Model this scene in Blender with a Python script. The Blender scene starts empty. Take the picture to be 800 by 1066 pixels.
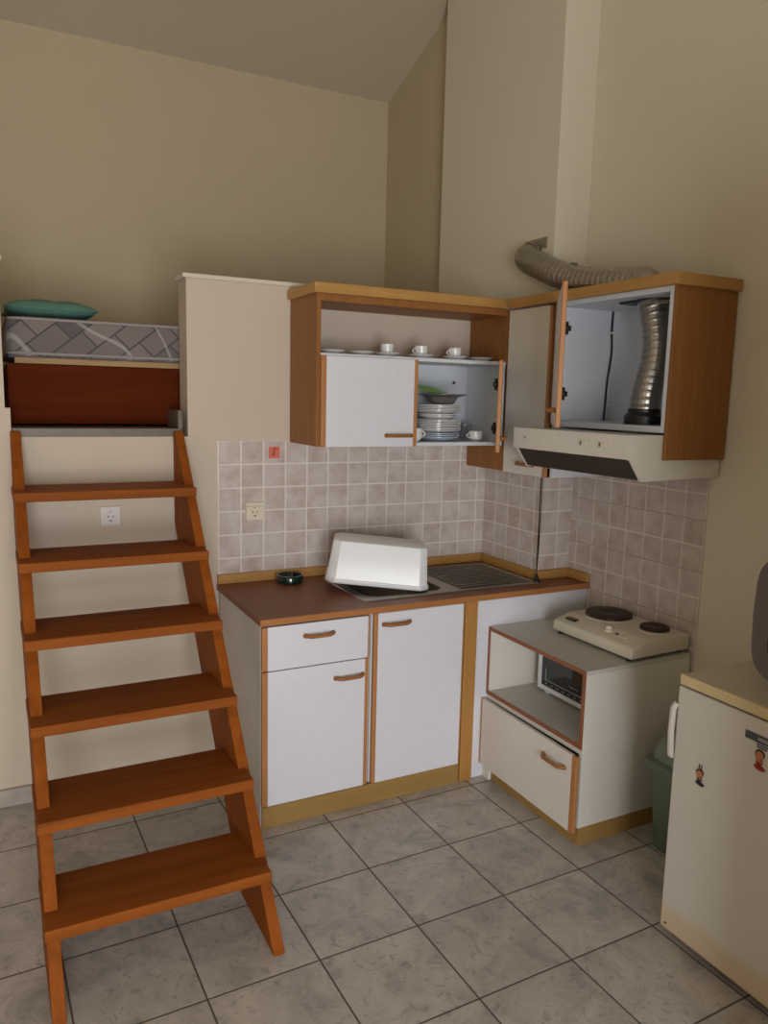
import bpy, bmesh, math, random
from mathutils import Vector, Matrix
random.seed(7)
C = bpy.context.scene.collection
PI = math.pi

# ------------------------------------------------------------------ materials
def new_mat(name):
    m = bpy.data.materials.new(name); m.use_nodes = True
    nt = m.node_tree; nt.nodes.clear()
    out = nt.nodes.new('ShaderNodeOutputMaterial'); b = nt.nodes.new('ShaderNodeBsdfPrincipled')
    nt.links.new(b.outputs[0], out.inputs[0])
    return m, nt, b
def lin(c):
    return tuple(((x/255)/12.92 if x/255 <= .04045 else ((x/255+.055)/1.055)**2.4) for x in c) + (1,)
def N(nt, t, **kw):
    n = nt.nodes.new(t)
    for k, v in kw.items():
        if k.startswith('i_'):
            n.inputs[k[2:].replace('_', ' ')].default_value = v
        else: setattr(n, k, v)
    return n
def mixc(nt, fac, a, b, mode='MIX'):
    n = nt.nodes.new('ShaderNodeMix'); n.data_type = 'RGBA'; n.blend_type = mode
    for s, v in ((0, fac), (6, a), (7, b)):
        if hasattr(v, 'links'): nt.links.new(v, n.inputs[s])
        else: n.inputs[s].default_value = v
    return n.outputs[2]
def math_(nt, op, a, b=None, c=None):
    n = nt.nodes.new('ShaderNodeMath'); n.operation = op
    for i, v in enumerate((a, b, c)):
        if v is None: continue
        if hasattr(v, 'links'): nt.links.new(v, n.inputs[i])
        else: n.inputs[i].default_value = v
    return n.outputs[0]
def ramp(nt, fac, stops):
    r = nt.nodes.new('ShaderNodeValToRGB')
    while len(r.color_ramp.elements) < len(stops): r.color_ramp.elements.new(.5)
    for e, (p, c) in zip(r.color_ramp.elements, stops): e.position = p; e.color = c
    nt.links.new(fac, r.inputs[0]); return r.outputs[0]
def bump(nt, b, h, s=.3, d=.002):
    n = nt.nodes.new('ShaderNodeBump'); n.inputs['Strength'].default_value = s; n.inputs['Distance'].default_value = d
    nt.links.new(h, n.inputs['Height']); nt.links.new(n.outputs[0], b.inputs['Normal'])
def worldpos(nt):
    return nt.nodes.new('ShaderNodeNewGeometry').outputs['Position']

def plain(name, col, rough=.5, metal=0, var=.04, scale=30, bmp=0, spec=None, coat=0):
    m, nt, b = new_mat(name)
    c = lin(col); p = worldpos(nt)
    n = N(nt, 'ShaderNodeTexNoise'); n.inputs['Scale'].default_value = scale; n.inputs['Detail'].default_value = 4
    nt.links.new(p, n.inputs['Vector'])
    d = tuple(x*(1-var) for x in c[:3]) + (1,); l = tuple(min(1, x*(1+var)) for x in c[:3]) + (1,)
    nt.links.new(ramp(nt, n.outputs[0], [(.3, d), (.7, l)]), b.inputs['Base Color'])
    b.inputs['Roughness'].default_value = rough; b.inputs['Metallic'].default_value = metal
    if spec is not None: b.inputs['Specular IOR Level'].default_value = spec
    if coat: b.inputs['Coat Weight'].default_value = coat
    if bmp: bump(nt, b, n.outputs[0], .5, bmp)
    return m

def plaster(name, col):
    m, nt, b = new_mat(name); p = worldpos(nt)
    a = N(nt, 'ShaderNodeTexNoise', i_Scale=1.3, i_Detail=5.); nt.links.new(p, a.inputs['Vector'])
    f = N(nt, 'ShaderNodeTexNoise', i_Scale=160., i_Detail=3.); nt.links.new(p, f.inputs['Vector'])
    c = lin(col)
    nt.links.new(ramp(nt, a.outputs[0], [(.3, tuple(x*.94 for x in c[:3])+(1,)), (.7, c)]), b.inputs['Base Color'])
    b.inputs['Roughness'].default_value = .85; b.inputs['Specular IOR Level'].default_value = .2
    bump(nt, b, f.outputs[0], .25, .0015); return m

def wood(name, dark, light, axis='z', scale=1., rough=.45, contrast=1., coat=.0, spec=.35):
    m, nt, b = new_mat(name); p = worldpos(nt)
    mp = nt.nodes.new('ShaderNodeMapping'); nt.links.new(p, mp.inputs['Vector'])
    s = {'x': (2.5, 45, 45), 'y': (45, 2.5, 45), 'z': (45, 45, 2.5)}[axis]
    mp.inputs['Scale'].default_value = tuple(q*scale for q in s)
    n = N(nt, 'ShaderNodeTexNoise', i_Scale=1., i_Detail=6., i_Roughness=.6, i_Distortion=.6); nt.links.new(mp.outputs[0], n.inputs['Vector'])
    n2 = N(nt, 'ShaderNodeTexNoise', i_Scale=3., i_Detail=2.); nt.links.new(p, n2.inputs['Vector'])
    f = math_(nt, 'ADD', math_(nt, 'MULTIPLY', n.outputs[0], .75), math_(nt, 'MULTIPLY', n2.outputs[0], .25))
    h = .16/contrast
    nt.links.new(ramp(nt, f, [(.5-h, lin(dark)), (.5+h, lin(light))]), b.inputs['Base Color'])
    b.inputs['Roughness'].default_value = rough; b.inputs['Coat Weight'].default_value = coat
    b.inputs['Coat Roughness'].default_value = .25; b.inputs['Specular IOR Level'].default_value = spec
    bump(nt, b, n.outputs[0], .15, .0006); return m

def floor_mat():
    m, nt, b = new_mat('floor tiles'); p = worldpos(nt)
    mp = nt.nodes.new('ShaderNodeMapping'); mp.vector_type = 'TEXTURE'
    mp.inputs['Location'].default_value = (-1.113, -.647, 0); mp.inputs['Rotation'].default_value = (0, 0, .021)
    mp.inputs['Scale'].default_value = (.333, .333, .333)
    nt.links.new(p, mp.inputs['Vector'])
    sx = nt.nodes.new('ShaderNodeSeparateXYZ'); nt.links.new(mp.outputs[0], sx.inputs[0])
    def edge(o):
        fr = math_(nt, 'FRACT', o); return math_(nt, 'MINIMUM', fr, math_(nt, 'SUBTRACT', 1., fr))
    e = math_(nt, 'MINIMUM', edge(sx.outputs[0]), edge(sx.outputs[1]))
    g = ramp(nt, e, [(.0065, (1, 1, 1, 1)), (.009, (0, 0, 0, 1))])
    fl = nt.nodes.new('ShaderNodeVectorMath'); fl.operation = 'FLOOR'; nt.links.new(mp.outputs[0], fl.inputs[0])
    cb = nt.nodes.new('ShaderNodeCombineXYZ'); s2 = nt.nodes.new('ShaderNodeSeparateXYZ'); nt.links.new(fl.outputs[0], s2.inputs[0])
    nt.links.new(s2.outputs[0], cb.inputs[0]); nt.links.new(s2.outputs[1], cb.inputs[1])
    wn = nt.nodes.new('ShaderNodeTexWhiteNoise'); nt.links.new(cb.outputs[0], wn.inputs['Vector'])
    off = nt.nodes.new('ShaderNodeVectorMath'); off.operation = 'MULTIPLY_ADD'
    nt.links.new(wn.outputs['Color'], off.inputs[0]); off.inputs[1].default_value = (7, 7, 7); nt.links.new(p, off.inputs[2])
    n = N(nt, 'ShaderNodeTexNoise', i_Scale=6.5, i_Detail=8., i_Roughness=.62, i_Distortion=.9); nt.links.new(off.outputs[0], n.inputs['Vector'])
    n2 = N(nt, 'ShaderNodeTexNoise', i_Scale=18., i_Detail=6., i_Roughness=.7, i_Distortion=2.2); nt.links.new(off.outputs[0], n2.inputs['Vector'])
    c1 = ramp(nt, n.outputs[0], [(.3, lin((154, 148, 142))), (.5, lin((186, 178, 170))), (.7, lin((202, 194, 184)))])
    vein = ramp(nt, n2.outputs[0], [(.36, (1, 1, 1, 1)), (.46, (0, 0, 0, 1))])
    c2 = mixc(nt, math_(nt, 'MULTIPLY', vein, .55), c1, lin((126, 122, 120)))
    c3 = mixc(nt, g, c2, lin((84, 72, 62)))
    nt.links.new(c3, b.inputs['Base Color'])
    nt.links.new(ramp(nt, e, [(.006, (.9, .9, .9, 1)), (.012, (.33, .33, .33, 1))]), b.inputs['Roughness'])
    bump(nt, b, math_(nt, 'SUBTRACT', 1., g), .6, .0015); return m

def wall_tile_mat(name, ax, o1, o2, sheet=False):
    """10 cm ceramic tiles; ax = horizontal axis index, o1/o2 = origin of the grid"""
    m, nt, b = new_mat(name); p = worldpos(nt)
    sx = nt.nodes.new('ShaderNodeSeparateXYZ'); nt.links.new(p, sx.inputs[0])
    u = math_(nt, 'MULTIPLY', math_(nt, 'SUBTRACT', sx.outputs[ax], o1), 9.9)
    v = math_(nt, 'MULTIPLY', math_(nt, 'SUBTRACT', sx.outputs[2], o2), 9.9)
    def edge(o):
        fr = math_(nt, 'FRACT', o); return math_(nt, 'MINIMUM', fr, math_(nt, 'SUBTRACT', 1., fr))
    e = math_(nt, 'MINIMUM', edge(u), edge(v))
    g = ramp(nt, e, [(.022, (1, 1, 1, 1)), (.04, (0, 0, 0, 1))])
    cb = nt.nodes.new('ShaderNodeCombineXYZ')
    nt.links.new(math_(nt, 'FLOOR', u), cb.inputs[0]); nt.links.new(math_(nt, 'FLOOR', v), cb.inputs[1])
    wn = nt.nodes.new('ShaderNodeTexWhiteNoise'); nt.links.new(cb.outputs[0], wn.inputs['Vector'])
    off = nt.nodes.new('ShaderNodeVectorMath'); off.operation = 'MULTIPLY_ADD'
    nt.links.new(wn.outputs['Color'], off.inputs[0]); off.inputs[1].default_value = (5, 5, 5); nt.links.new(p, off.inputs[2])
    n = N(nt, 'ShaderNodeTexNoise', i_Scale=14., i_Detail=5., i_Roughness=.6); nt.links.new(off.outputs[0], n.inputs['Vector'])
    c1 = ramp(nt, n.outputs[0], [(.3, lin((182, 160, 146))), (.5, lin((200, 185, 176))), (.72, lin((212, 201, 194)))])
    hsv = mixc(nt, math_(nt, 'MULTIPLY', wn.outputs['Value'], .22), c1, lin((214, 206, 200)))
    c3 = mixc(nt, g, hsv, lin((228, 218, 210)))
    if sheet:   # every second joint is a dark open one
        v2 = math_(nt, 'MULTIPLY', v, .5); e2 = edge(v2)
        g2 = ramp(nt, e2, [(.006, (1, 1, 1, 1)), (.009, (0, 0, 0, 1))])
        c3 = mixc(nt, g2, c3, lin((120, 100, 84)))
    nt.links.new(c3, b.inputs['Base Color'])
    b.inputs['Roughness'].default_value = .28
    bump(nt, b, ramp(nt, e, [(.02, (0, 0, 0, 1)), (.06, (1, 1, 1, 1))]), .5, .0012); return m

def mattress_mat():
    m, nt, b = new_mat('mattress ticking'); p = worldpos(nt)
    sx = nt.nodes.new('ShaderNodeSeparateXYZ'); nt.links.new(p, sx.inputs[0])
    cb = nt.nodes.new('ShaderNodeCombineXYZ')
    nt.links.new(math_(nt, 'ADD', sx.outputs[0], math_(nt, 'MULTIPLY', sx.outputs[2], 1.0)), cb.inputs[0])
    nt.links.new(math_(nt, 'SUBTRACT', sx.outputs[2], math_(nt, 'MULTIPLY', sx.outputs[0], .8)), cb.inputs[1])
    br = nt.nodes.new('ShaderNodeTexBrick'); nt.links.new(cb.outputs[0], br.inputs['Vector'])
    br.inputs['Scale'].default_value = 1.; br.inputs['Brick Width'].default_value = .19; br.inputs['Row Height'].default_value = .105
    br.inputs['Mortar Size'].default_value = .004; br.inputs['Color1'].default_value = lin((96, 86, 84))
    br.inputs['Color2'].default_value = lin((152, 134, 124)); br.inputs['Mortar'].default_value = lin((58, 52, 54)); br.offset = .37
    n = N(nt, 'ShaderNodeTexNoise', i_Scale=22., i_Detail=6., i_Roughness=.7, i_Distortion=1.5); nt.links.new(p, n.inputs['Vector'])
    c = mixc(nt, math_(nt, 'MULTIPLY', n.outputs[0], .55), br.outputs[0], lin((104, 102, 108)))
    wv = N(nt, 'ShaderNodeTexWave', i_Scale=2.2, i_Distortion=5., i_Detail=1.); wv.bands_direction = 'DIAGONAL'; nt.links.new(p, wv.inputs['Vector'])
    c = mixc(nt, math_(nt, 'MULTIPLY', ramp(nt, wv.outputs[0], [(.985, (0, 0, 0, 1)), (.996, (1, 1, 1, 1))]), .5), c, lin((190, 184, 180)))
    nt.links.new(c, b.inputs['Base Color']); b.inputs['Roughness'].default_value = .9
    b.inputs['Sheen Weight'].default_value = .2
    bump(nt, b, br.outputs['Fac'], -.6, .006); return m

M = dict(
    wall=plaster('cream plaster', (222, 212, 191)),
    wallw=plaster('pale plaster', (210, 194, 175)),
    loftwall=plaster('yellow cream plaster', (198, 182, 152)),
    ceil=plaster('ceiling paint', (204, 190, 166)),
    floor=floor_mat(),
    tileA=wall_tile_mat('wall tiles back', 0, -1.367, 1.437),
    tileB=wall_tile_mat('wall tiles column side', 1, 0., 1.437),
    tileD=wall_tile_mat('wall tiles column face', 0, 0., 1.437),
    tileC=wall_tile_mat('wall tiles right', 1, -1.196, 1.4, True),
    beech=wood('beech veneer', (164, 116, 58), (188, 136, 74), 'z', 1., .45, .8),
    beechx=wood('beech edge along x', (174, 128, 68), (194, 146, 84), 'x', 1., .45, .8),
    beechy=wood('beech edge along y', (174, 128, 68), (194, 146, 84), 'y', 1., .45, .8),
    panel=wood('beech side panel', (138, 88, 40), (160, 106, 54), 'z', .9, .5, .8),
    plinth=wood('golden plinth', (150, 116, 64), (168, 132, 76), 'x', 1., .45, .7),
    worktop=wood('brown worktop laminate', (126, 76, 50), (146, 92, 62), 'x', .7, .4, .7, spec=.25),
    band=wood('worktop edge band', (160, 104, 58), (180, 122, 72), 'x', 1., .4, .7),
    redband=wood('reddish edge band', (134, 78, 50), (154, 94, 62), 'y', 1., .45, .7),
    doorwood=wood('door lipping', (170, 114, 66), (190, 132, 82), 'z', 1., .45, .7),
    pine=wood('orange stained pine', (120, 60, 14), (154, 84, 26), 'x', .45, .65, .9, .0, .15),
    pinez=wood('orange stained pine upright', (124, 62, 14), (158, 84, 24), 'z', .45, .65, .9, .0, .15),
    mahog=wood('mahogany panel', (80, 30, 12), (100, 42, 18), 'x', .6, .8, .6, spec=.04),
    slat=wood('pale slat', (150, 116, 70), (176, 140, 92), 'x', 1., .5),
    white=plain('white laminate', (226, 224, 229), .38, var=.012),
    whitein=plain('white carcass', (216, 218, 222), .45, var=.012),
    greytop=plain('grey white laminate', (200, 196, 186), .35, var=.02),
    handle=wood('handle wood', (140, 90, 44), (164, 110, 60), 'x', 1., .4, .7),
    whitewarm=plain('warm white laminate', (224, 217, 206), .4, var=.012),
    cream=plain('cream enamel', (222, 214, 196), .35, var=.02),
    hood=plain('hood enamel', (224, 216, 202), .35, var=.02),
    plastic=plain('white plastic', (232, 232, 232), .2, var=.005, coat=.3),
    basin=plain('glossy white plastic', (246, 247, 248), .3, var=.004),
    black=plain('black plastic', (24, 23, 24), .4, var=.1),
    dark=plain('dark metal', (70, 62, 56), .45, metal=.6, var=.1),
    filter=plain('greasy filter mesh', (58, 48, 40), .6, var=.25, scale=120, bmp=.001),
    steel=plain('stainless steel', (168, 162, 154), .32, metal=1, var=.05, scale=60),
    alu=plain('aluminium foil duct', (172, 166, 158), .3, metal=1, var=.08, scale=90),
    ashglass=plain('dark green glass', (10, 44, 36), .08, var=.05, coat=.6),
    china=plain('white china', (232, 230, 226), .15, var=.01, coat=.3),
    bluechina=plain('pale grey china', (196, 204, 212), .15, var=.01, coat=.3),
    greenpl=plain('green plate', (132, 190, 48), .3, var=.05),
    greychina=plain('dark grey dish', (104, 100, 98), .3, var=.05),
    teal=plain('teal cotton', (96, 140, 124), .9, var=.07, scale=40, bmp=.002),
    ticking=mattress_mat(),
    piping=plain('grey white piping', (160, 150, 146), .8),
    oven_glass=plain('dark oven glass', (26, 26, 30), .12, var=.1, coat=.4),
    bin=plain('green plastic', (104, 118, 104), .5, var=.05),
    binlid=plain('green plastic lid', (126, 138, 124), .45, var=.05),
    fridge=plain('fridge enamel', (216, 208, 196), .35, var=.02),
    fridgetop=plain('fridge worktop', (206, 198, 180), .4, var=.03),
    fridgeband=plain('cream worktop edge', (216, 194, 146), .45, var=.03),
    tv=plain('grey violet plastic', (112, 100, 102), .45, var=.04),
    screen=plain('dark screen glass', (22, 20, 22), .08, coat=.5),
    hotplate=plain('cast iron plate', (62, 42, 34), .5, metal=.3, var=.2, scale=80, bmp=.001),
    socket=plain('ivory plastic', (226, 214, 188), .35, var=.01),
    socketw=plain('pale socket plastic', (214, 204, 194), .35, var=.01),
    red=plain('red paper', (216, 112, 92), .6, var=.06),
    redd=plain('dark red print', (150, 60, 46), .6),
    marble=plain('grey marble skirting', (176, 166, 154), .35, var=.14, scale=14),
    sill=plain('grey stone sill', (108, 95, 78), .45, var=.12, scale=25),
    skin=plain('printed skin tone', (190, 124, 84), .5), hair=plain('printed brown', (60, 36, 28), .5),
    shirt=plain('printed red', (150, 44, 44), .5), navy=plain('printed navy', (40, 46, 70), .5),
    badge=plain('grey badge', (90, 96, 100), .35, metal=.4), silver=plain('silver print', (170, 176, 180), .35, metal=.5),
    gold=plain('gold badge', (120, 92, 50), .35, metal=.4), limes=plain('stained skirting', (208, 184, 144), .5, var=.12, scale=8),
)
def glassmat():
    m, nt, b = new_mat('clear glass'); b.inputs['Transmission Weight'].default_value = 1; b.inputs['Roughness'].default_value = .02
    b.inputs['Base Color'].default_value = (.95, .97, .97, 1); b.inputs['IOR'].default_value = 1.45; return m
M['glass'] = glassmat()
def fridge_door_mat():
    m, nt, b = new_mat('fridge door enamel with yellowed foot'); p = worldpos(nt)
    sx = nt.nodes.new('ShaderNodeSeparateXYZ'); nt.links.new(p, sx.inputs[0])
    n = N(nt, 'ShaderNodeTexNoise', i_Scale=9., i_Detail=5.); nt.links.new(p, n.inputs['Vector'])
    z = math_(nt, 'ADD', sx.outputs[2], math_(nt, 'MULTIPLY', math_(nt, 'SUBTRACT', n.outputs[0], .5), .05))
    f_ = ramp(nt, z, [(.085, (1, 1, 1, 1)), (.12, (0, 0, 0, 1))])
    nt.links.new(mixc(nt, math_(nt, 'MULTIPLY', f_, .75), lin((214, 207, 196)), lin((214, 190, 152))), b.inputs['Base Color'])
    b.inputs['Roughness'].default_value = .38; return m
M['fridgedoor'] = fridge_door_mat()

# ------------------------------------------------------------------ mesh helpers
class MB:
    def __init__(s, T=None): s.bm = bmesh.new(); s.T = T
    def _fin(s, geom_verts):
        if s.T is not None:
            for v in geom_verts: v.co = s.T @ v.co
    def box(s, x0, x1, y0, y1, z0, z1, bev=.0015, seg=1):
        x0, x1 = sorted((x0, x1)); y0, y1 = sorted((y0, y1)); z0, z1 = sorted((z0, z1))
        b = bmesh.new(); bmesh.ops.create_cube(b, size=1)
        for v in b.verts: v.co = Vector(((x0+x1)/2+v.co.x*(x1-x0), (y0+y1)/2+v.co.y*(y1-y0), (z0+z1)/2+v.co.z*(z1-z0)))
        m = min(x1-x0, y1-y0, z1-z0)
        if bev and m > 2.2*bev: bmesh.ops.bevel(b, geom=b.edges[:], offset=bev, segments=seg, affect='EDGES', profile=.5)
        s._merge(b); return s
    def _merge(s, b):
        if s.T is not None:
            for v in b.verts: v.co = s.T @ v.co
        me = bpy.data.meshes.new('t'); b.to_mesh(me); b.free(); s.bm.from_mesh(me); bpy.data.meshes.remove(me)
    def prism(s, pts, axis, a0, a1, bev=0):
        b = bmesh.new()
        def mk(p, a):
            return {'x': (a, p[0], p[1]), 'y': (p[0], a, p[1]), 'z': (p[0], p[1], a)}[axis]
        lo = [b.verts.new(mk(p, a0)) for p in pts]; hi = [b.verts.new(mk(p, a1)) for p in pts]
        n = len(pts)
        b.faces.new(lo[::-1]); b.faces.new(hi)
        for i in range(n): b.faces.new((lo[i], lo[(i+1) % n], hi[(i+1) % n], hi[i]))
        bmesh.ops.recalc_face_normals(b, faces=b.faces[:])
        if bev: bmesh.ops.bevel(b, geom=b.edges[:], offset=bev, segments=2, affect='EDGES', profile=.5)
        s._merge(b); return s
    def tube(s, path, r, n=16, cap=True, flat=1.):
        b = bmesh.new(); path = [Vector(p) for p in path]; rings = []
        rr = r if isinstance(r, (list, tuple)) else [r]*len(path)
        up = None
        for i, p in enumerate(path):
            t = (path[min(i+1, len(path)-1)]-path[max(i-1, 0)]).normalized()
            if up is None:
                up = Vector((0, 0, 1)) if abs(t.z) < .9 else Vector((1, 0, 0))
            a = t.cross(up).normalized(); c = a.cross(t).normalized(); up = c
            rings.append([b.verts.new(p+rr[i]*(math.cos(2*PI*k/n)*a+flat*math.sin(2*PI*k/n)*c)) for k in range(n)])
        for i in range(len(rings)-1):
            for k in range(n): b.faces.new((rings[i][k], rings[i][(k+1) % n], rings[i+1][(k+1) % n], rings[i+1][k]))
        if cap: b.faces.new(rings[0][::-1]); b.faces.new(rings[-1])
        bmesh.ops.recalc_face_normals(b, faces=b.faces[:]); s._merge(b); return s
    def lathe(s, prof, c=(0, 0, 0), n=32, axis='z'):
        b = bmesh.new(); rings = []
        for r, z in prof:
            if r < 1e-6: rings.append([b.verts.new((0, 0, z))]); continue
            rings.append([b.verts.new((r*math.cos(2*PI*k/n), r*math.sin(2*PI*k/n), z)) for k in range(n)])
        for i in range(len(rings)-1):
            A, B = rings[i], rings[i+1]
            for k in range(n):
                q = [A[k % len(A)], A[(k+1) % len(A)], B[(k+1) % len(B)], B[k % len(B)]]
                u = []
                for v in q:
                    if v not in u: u.append(v)
                if len(u) > 2: b.faces.new(u)
        bmesh.ops.recalc_face_normals(b, faces=b.faces[:])
        R = {'z': Matrix(), 'x': Matrix.Rotation(PI/2, 4, 'Y'), 'y': Matrix.Rotation(-PI/2, 4, 'X')}[axis]
        for v in b.verts: v.co = R @ v.co + Vector(c)
        s._merge(b); return s
    def loft(s, rings, cap=True):
        b = bmesh.new(); R = [[b.verts.new(p) for p in r] for r in rings]; n = len(R[0])
        for i in range(len(R)-1):
            for k in range(n): b.faces.new((R[i][k], R[i][(k+1) % n], R[i+1][(k+1) % n], R[i+1][k]))
        if cap: b.faces.new(R[0][::-1]); b.faces.new(R[-1])
        bmesh.ops.recalc_face_normals(b, faces=b.faces[:]); s._merge(b); return s

def world_loc(o):
    l = Vector((0, 0, 0))
    while o: l += o.location; o = o.parent
    return l
def obj(name, mb, mat, parent=None, smooth=False, label=None, angle=35):
    me = bpy.data.meshes.new(name)
    off = world_loc(parent) if parent else Vector((0, 0, 0))
    o = bpy.data.objects.new(name, me)
    if parent is None and len(mb.bm.verts):     # origin at the base centre
        xs = [v.co.x for v in mb.bm.verts]; ys = [v.co.y for v in mb.bm.verts]; zs = [v.co.z for v in mb.bm.verts]
        off = Vector(((min(xs)+max(xs))/2, (min(ys)+max(ys))/2, min(zs))); o.location = off
    for v in mb.bm.verts: v.co -= off
    mb.bm.to_mesh(me); mb.bm.free(); me.materials.append(M[mat])
    if smooth:
        for p in me.polygons: p.use_smooth = True
        try: me.set_sharp_from_angle(angle=math.radians(angle))
        except Exception: pass
    C.objects.link(o)
    if parent: o.parent = parent
    if label: o['label'] = label
    return o
def thing(name, label, cat, loc, group=None):
    o = bpy.data.objects.new(name, None); C.objects.link(o); o.location = loc; o.empty_display_size = .05
    return tag(o, label, cat, group)
def tag(o, label, cat, group=None):
    o['label'] = label; o['category'] = cat
    if group: o['group'] = group
    return o
def struct(name, mb, mat, label=None, smooth=False):
    o = obj(name, mb, mat, smooth=smooth); o['kind'] = 'structure'
    if label: o['label'] = label
    return o
def copy_tree(o, loc=None, parent=None):
    c = o.copy(); C.objects.link(c)
    if parent: c.parent = parent
    if loc is not None: c.location = loc
    for ch in list(o.children): copy_tree(ch, None, c)
    return c

# ------------------------------------------------------------------ camera
f, yaw, pit, rol = 807.49, .477847, -.146719, .023455
cam_loc = Vector((-2.237, -3.21588, 1.63332))
fwd = Vector((math.sin(yaw)*math.cos(pit), math.cos(yaw)*math.cos(pit), math.sin(pit)))
right = Vector((math.cos(yaw), -math.sin(yaw), 0)); up = right.cross(fwd)
r2 = math.cos(rol)*right+math.sin(rol)*up; u2 = -math.sin(rol)*right+math.cos(rol)*up
cd = bpy.data.cameras.new('camera'); cam = bpy.data.objects.new('camera', cd); C.objects.link(cam)
cam.matrix_world = Matrix(((r2.x, u2.x, -fwd.x, cam_loc.x), (r2.y, u2.y, -fwd.y, cam_loc.y), (r2.z, u2.z, -fwd.z, cam_loc.z), (0, 0, 0, 1)))
cd.sensor_fit = 'HORIZONTAL'; cd.sensor_width = 36; cd.lens = f/800*36; cd.clip_start = .05
bpy.context.scene.camera = cam

# ------------------------------------------------------------------ room
XL, XR, YF, YB = -4.3, .188, -5.4, 1.29
ZC = .006
struct('floor', MB().box(XL-.1, XR+.12, YF-.1, .1, -.1, 0, 0), 'floor')
# wall with the loft opening: one plastered mesh (low wall, right half wall, left half wall)
b = MB(); b.box(XL, 0.0, ZC, .14, 0, 1.455, 0); b.box(-1.487, 0.0, ZC, .14, 1.455, 2.092, 0); b.box(XL, -2.162, ZC, .14, 1.455, 2.092, 0)
b.box(-2.162, -2.144, ZC+.001, .1, 1.455, 1.562, 0)
struct('wall_back', b, 'wallw')
struct('trim_1', MB().box(-1.502, -.001, -.006, .15, 2.09, 2.108, .004, 2), 'wall')
struct('trim_2', MB().box(XL, -2.15, -.006, .15, 2.09, 2.108, .004, 2), 'wall')
b = MB(); b.box(-2.142, -1.51, 0.002, .2, 1.455, 1.488, .002); b.box(-1.528, -1.508, .001, .2, 1.488, 1.562, .002)
struct('trim_3', b, 'sill')
struct('floor_loft', MB().box(XL, 0.05, .141, YB, 1.38, 1.486, 0), 'sill')
struct('wall_column', MB().box(0, XR-.001, -.445+.006, .52, 0, 4.6, 0), 'wall')
struct('wall_right', MB().box(XR, XR+.12, YF, YB, 0, 4.8, 0), 'wall')
struct('wall_loft_right', MB().box(.06, XR-.001, .521, YB, 1.38, 4.6, 0), 'loftwall')
struct('wall_loft_back', MB().box(XL, XR, YB, YB+.1, 1.3, 4.0, 0), 'loftwall')
struct('wall_left', MB().box(XL-.1, XL, YF, YB, 0, 4.8, 0), 'wall')
# rear wall with the wide balcony door opening that lights the room
WX0, WX1, WZ1 = -3.3, -1.6, 2.1
b = MB(); b.box(XL, WX0, YF-.15, YF, 0, 4.8, 0); b.box(WX1, XR, YF-.15, YF, 0, 4.8, 0); b.box(WX0, WX1, YF-.15, YF, WZ1, 4.8, 0)
struct('wall_front', b, 'wall')
d = MB()
for x in (WX0, (WX0+WX1)/2-.03, WX1-.06): d.box(x, x+.06, YF-.1, YF-.05, 0, WZ1, .003)
d.box(WX0, WX1, YF-.1, YF-.05, 0, .08, .003); d.box(WX0, WX1, YF-.1, YF-.05, WZ1-.06, WZ1, .003)
struct('door_1', d, 'plastic')
# unseen block behind the fridge, added and sized to dim the right side
struct('wall_light_block', MB().box(-.78, XR-.001, YF+.001, -2.36, 0, 2.15, 0), 'wall')
# roof slopes up from the loft towards the room
b = MB(); b.prism([(YB+.1, 3.375), (-1.6, 4.47), (YF-.15, 4.47), (YF-.15, 4.6), (-1.6, 4.6), (YB+.1, 3.5)], 'x', XL-.1, XR+.12)
struct('ceiling', b, 'ceil')
struct('baseboard_back', MB().box(XL, -1.372, -.014, ZC, 0, .07, .002), 'marble')
struct('baseboard_right', MB().box(XR-.014, XR, YF, -1.2, 0, .07, .002), 'marble')
# ceramic tile fields
struct('wall_tiles_back', MB().box(-1.367, .0, 0, .0055, .79, 1.437, 0), 'tileA')
struct('wall_tiles_column_side', MB().box(-.006, -.0005, -.445, -.0005, .79, 1.437, 0), 'tileB')
struct('wall_tiles_column_face', MB().box(-.006, .182, -.445, -.4395, .6, 1.437, 0), 'tileD')
struct('wall_tiles_right', MB().box(.182, .1875, -1.196, -.4455, .5, 1.437, 0), 'tileC')

# ------------------------------------------------------------------ reusable parts
def bar_handle(T, u0, u1, w, parent, mat='handle', vert=False):
    """small wooden bow handle on the outer face (v<0 is outward) of a door frame T"""
    b = MB(T); L = u1-u0; pts = []
    for k in range(13):
        t = k/12; o = -.002-.022*min(1, math.sin(PI*t)*2.2)**.8
        pts.append((u0+L*t, o, w) if not vert else (w, o, u0+L*t))
    rad = [.0085 if k in (0, 12) else .0075 for k in range(13)]
    b.tube(pts, rad, 10)
    for e in (0, 12):
        p = pts[e]; b.lathe([(0, 0), (.0095, 0), (.0095, .004), (0, .006)], (p[0], -.0065 if True else 0, p[2]), 12, 'y')
    return obj('handle', b, mat, parent, True)
def door_panel(T, w, h, th, parent, name='door', stripL=.016, stripR=.016, mat='white', smat='doorwood', label=None):
    """door in frame T: u 0..w, outer face at v=0, back at v=th, w 0..h"""
    d = obj(name, MB(T).box(stripL, w-stripR, .0004, th-.0004, 0, h, .001), mat, parent, label=label)
    if stripL: obj('edge_strip', MB(T).box(0, stripL, 0, th, 0, h, .003, 2), smat, d)
    if stripR: obj('edge_strip', MB(T).box(w-stripR, w, 0, th, 0, h, .003, 2), smat, d)
    return d
def frame(origin, udir, vdir):
    u = Vector(udir).normalized(); v = Vector(vdir).normalized(); w = Vector((0, 0, 1)); o = Vector(origin)
    return Matrix(((u.x, v.x, w.x, o.x), (u.y, v.y, w.y, o.y), (u.z, v.z, w.z, o.z), (0, 0, 0, 1)))
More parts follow.
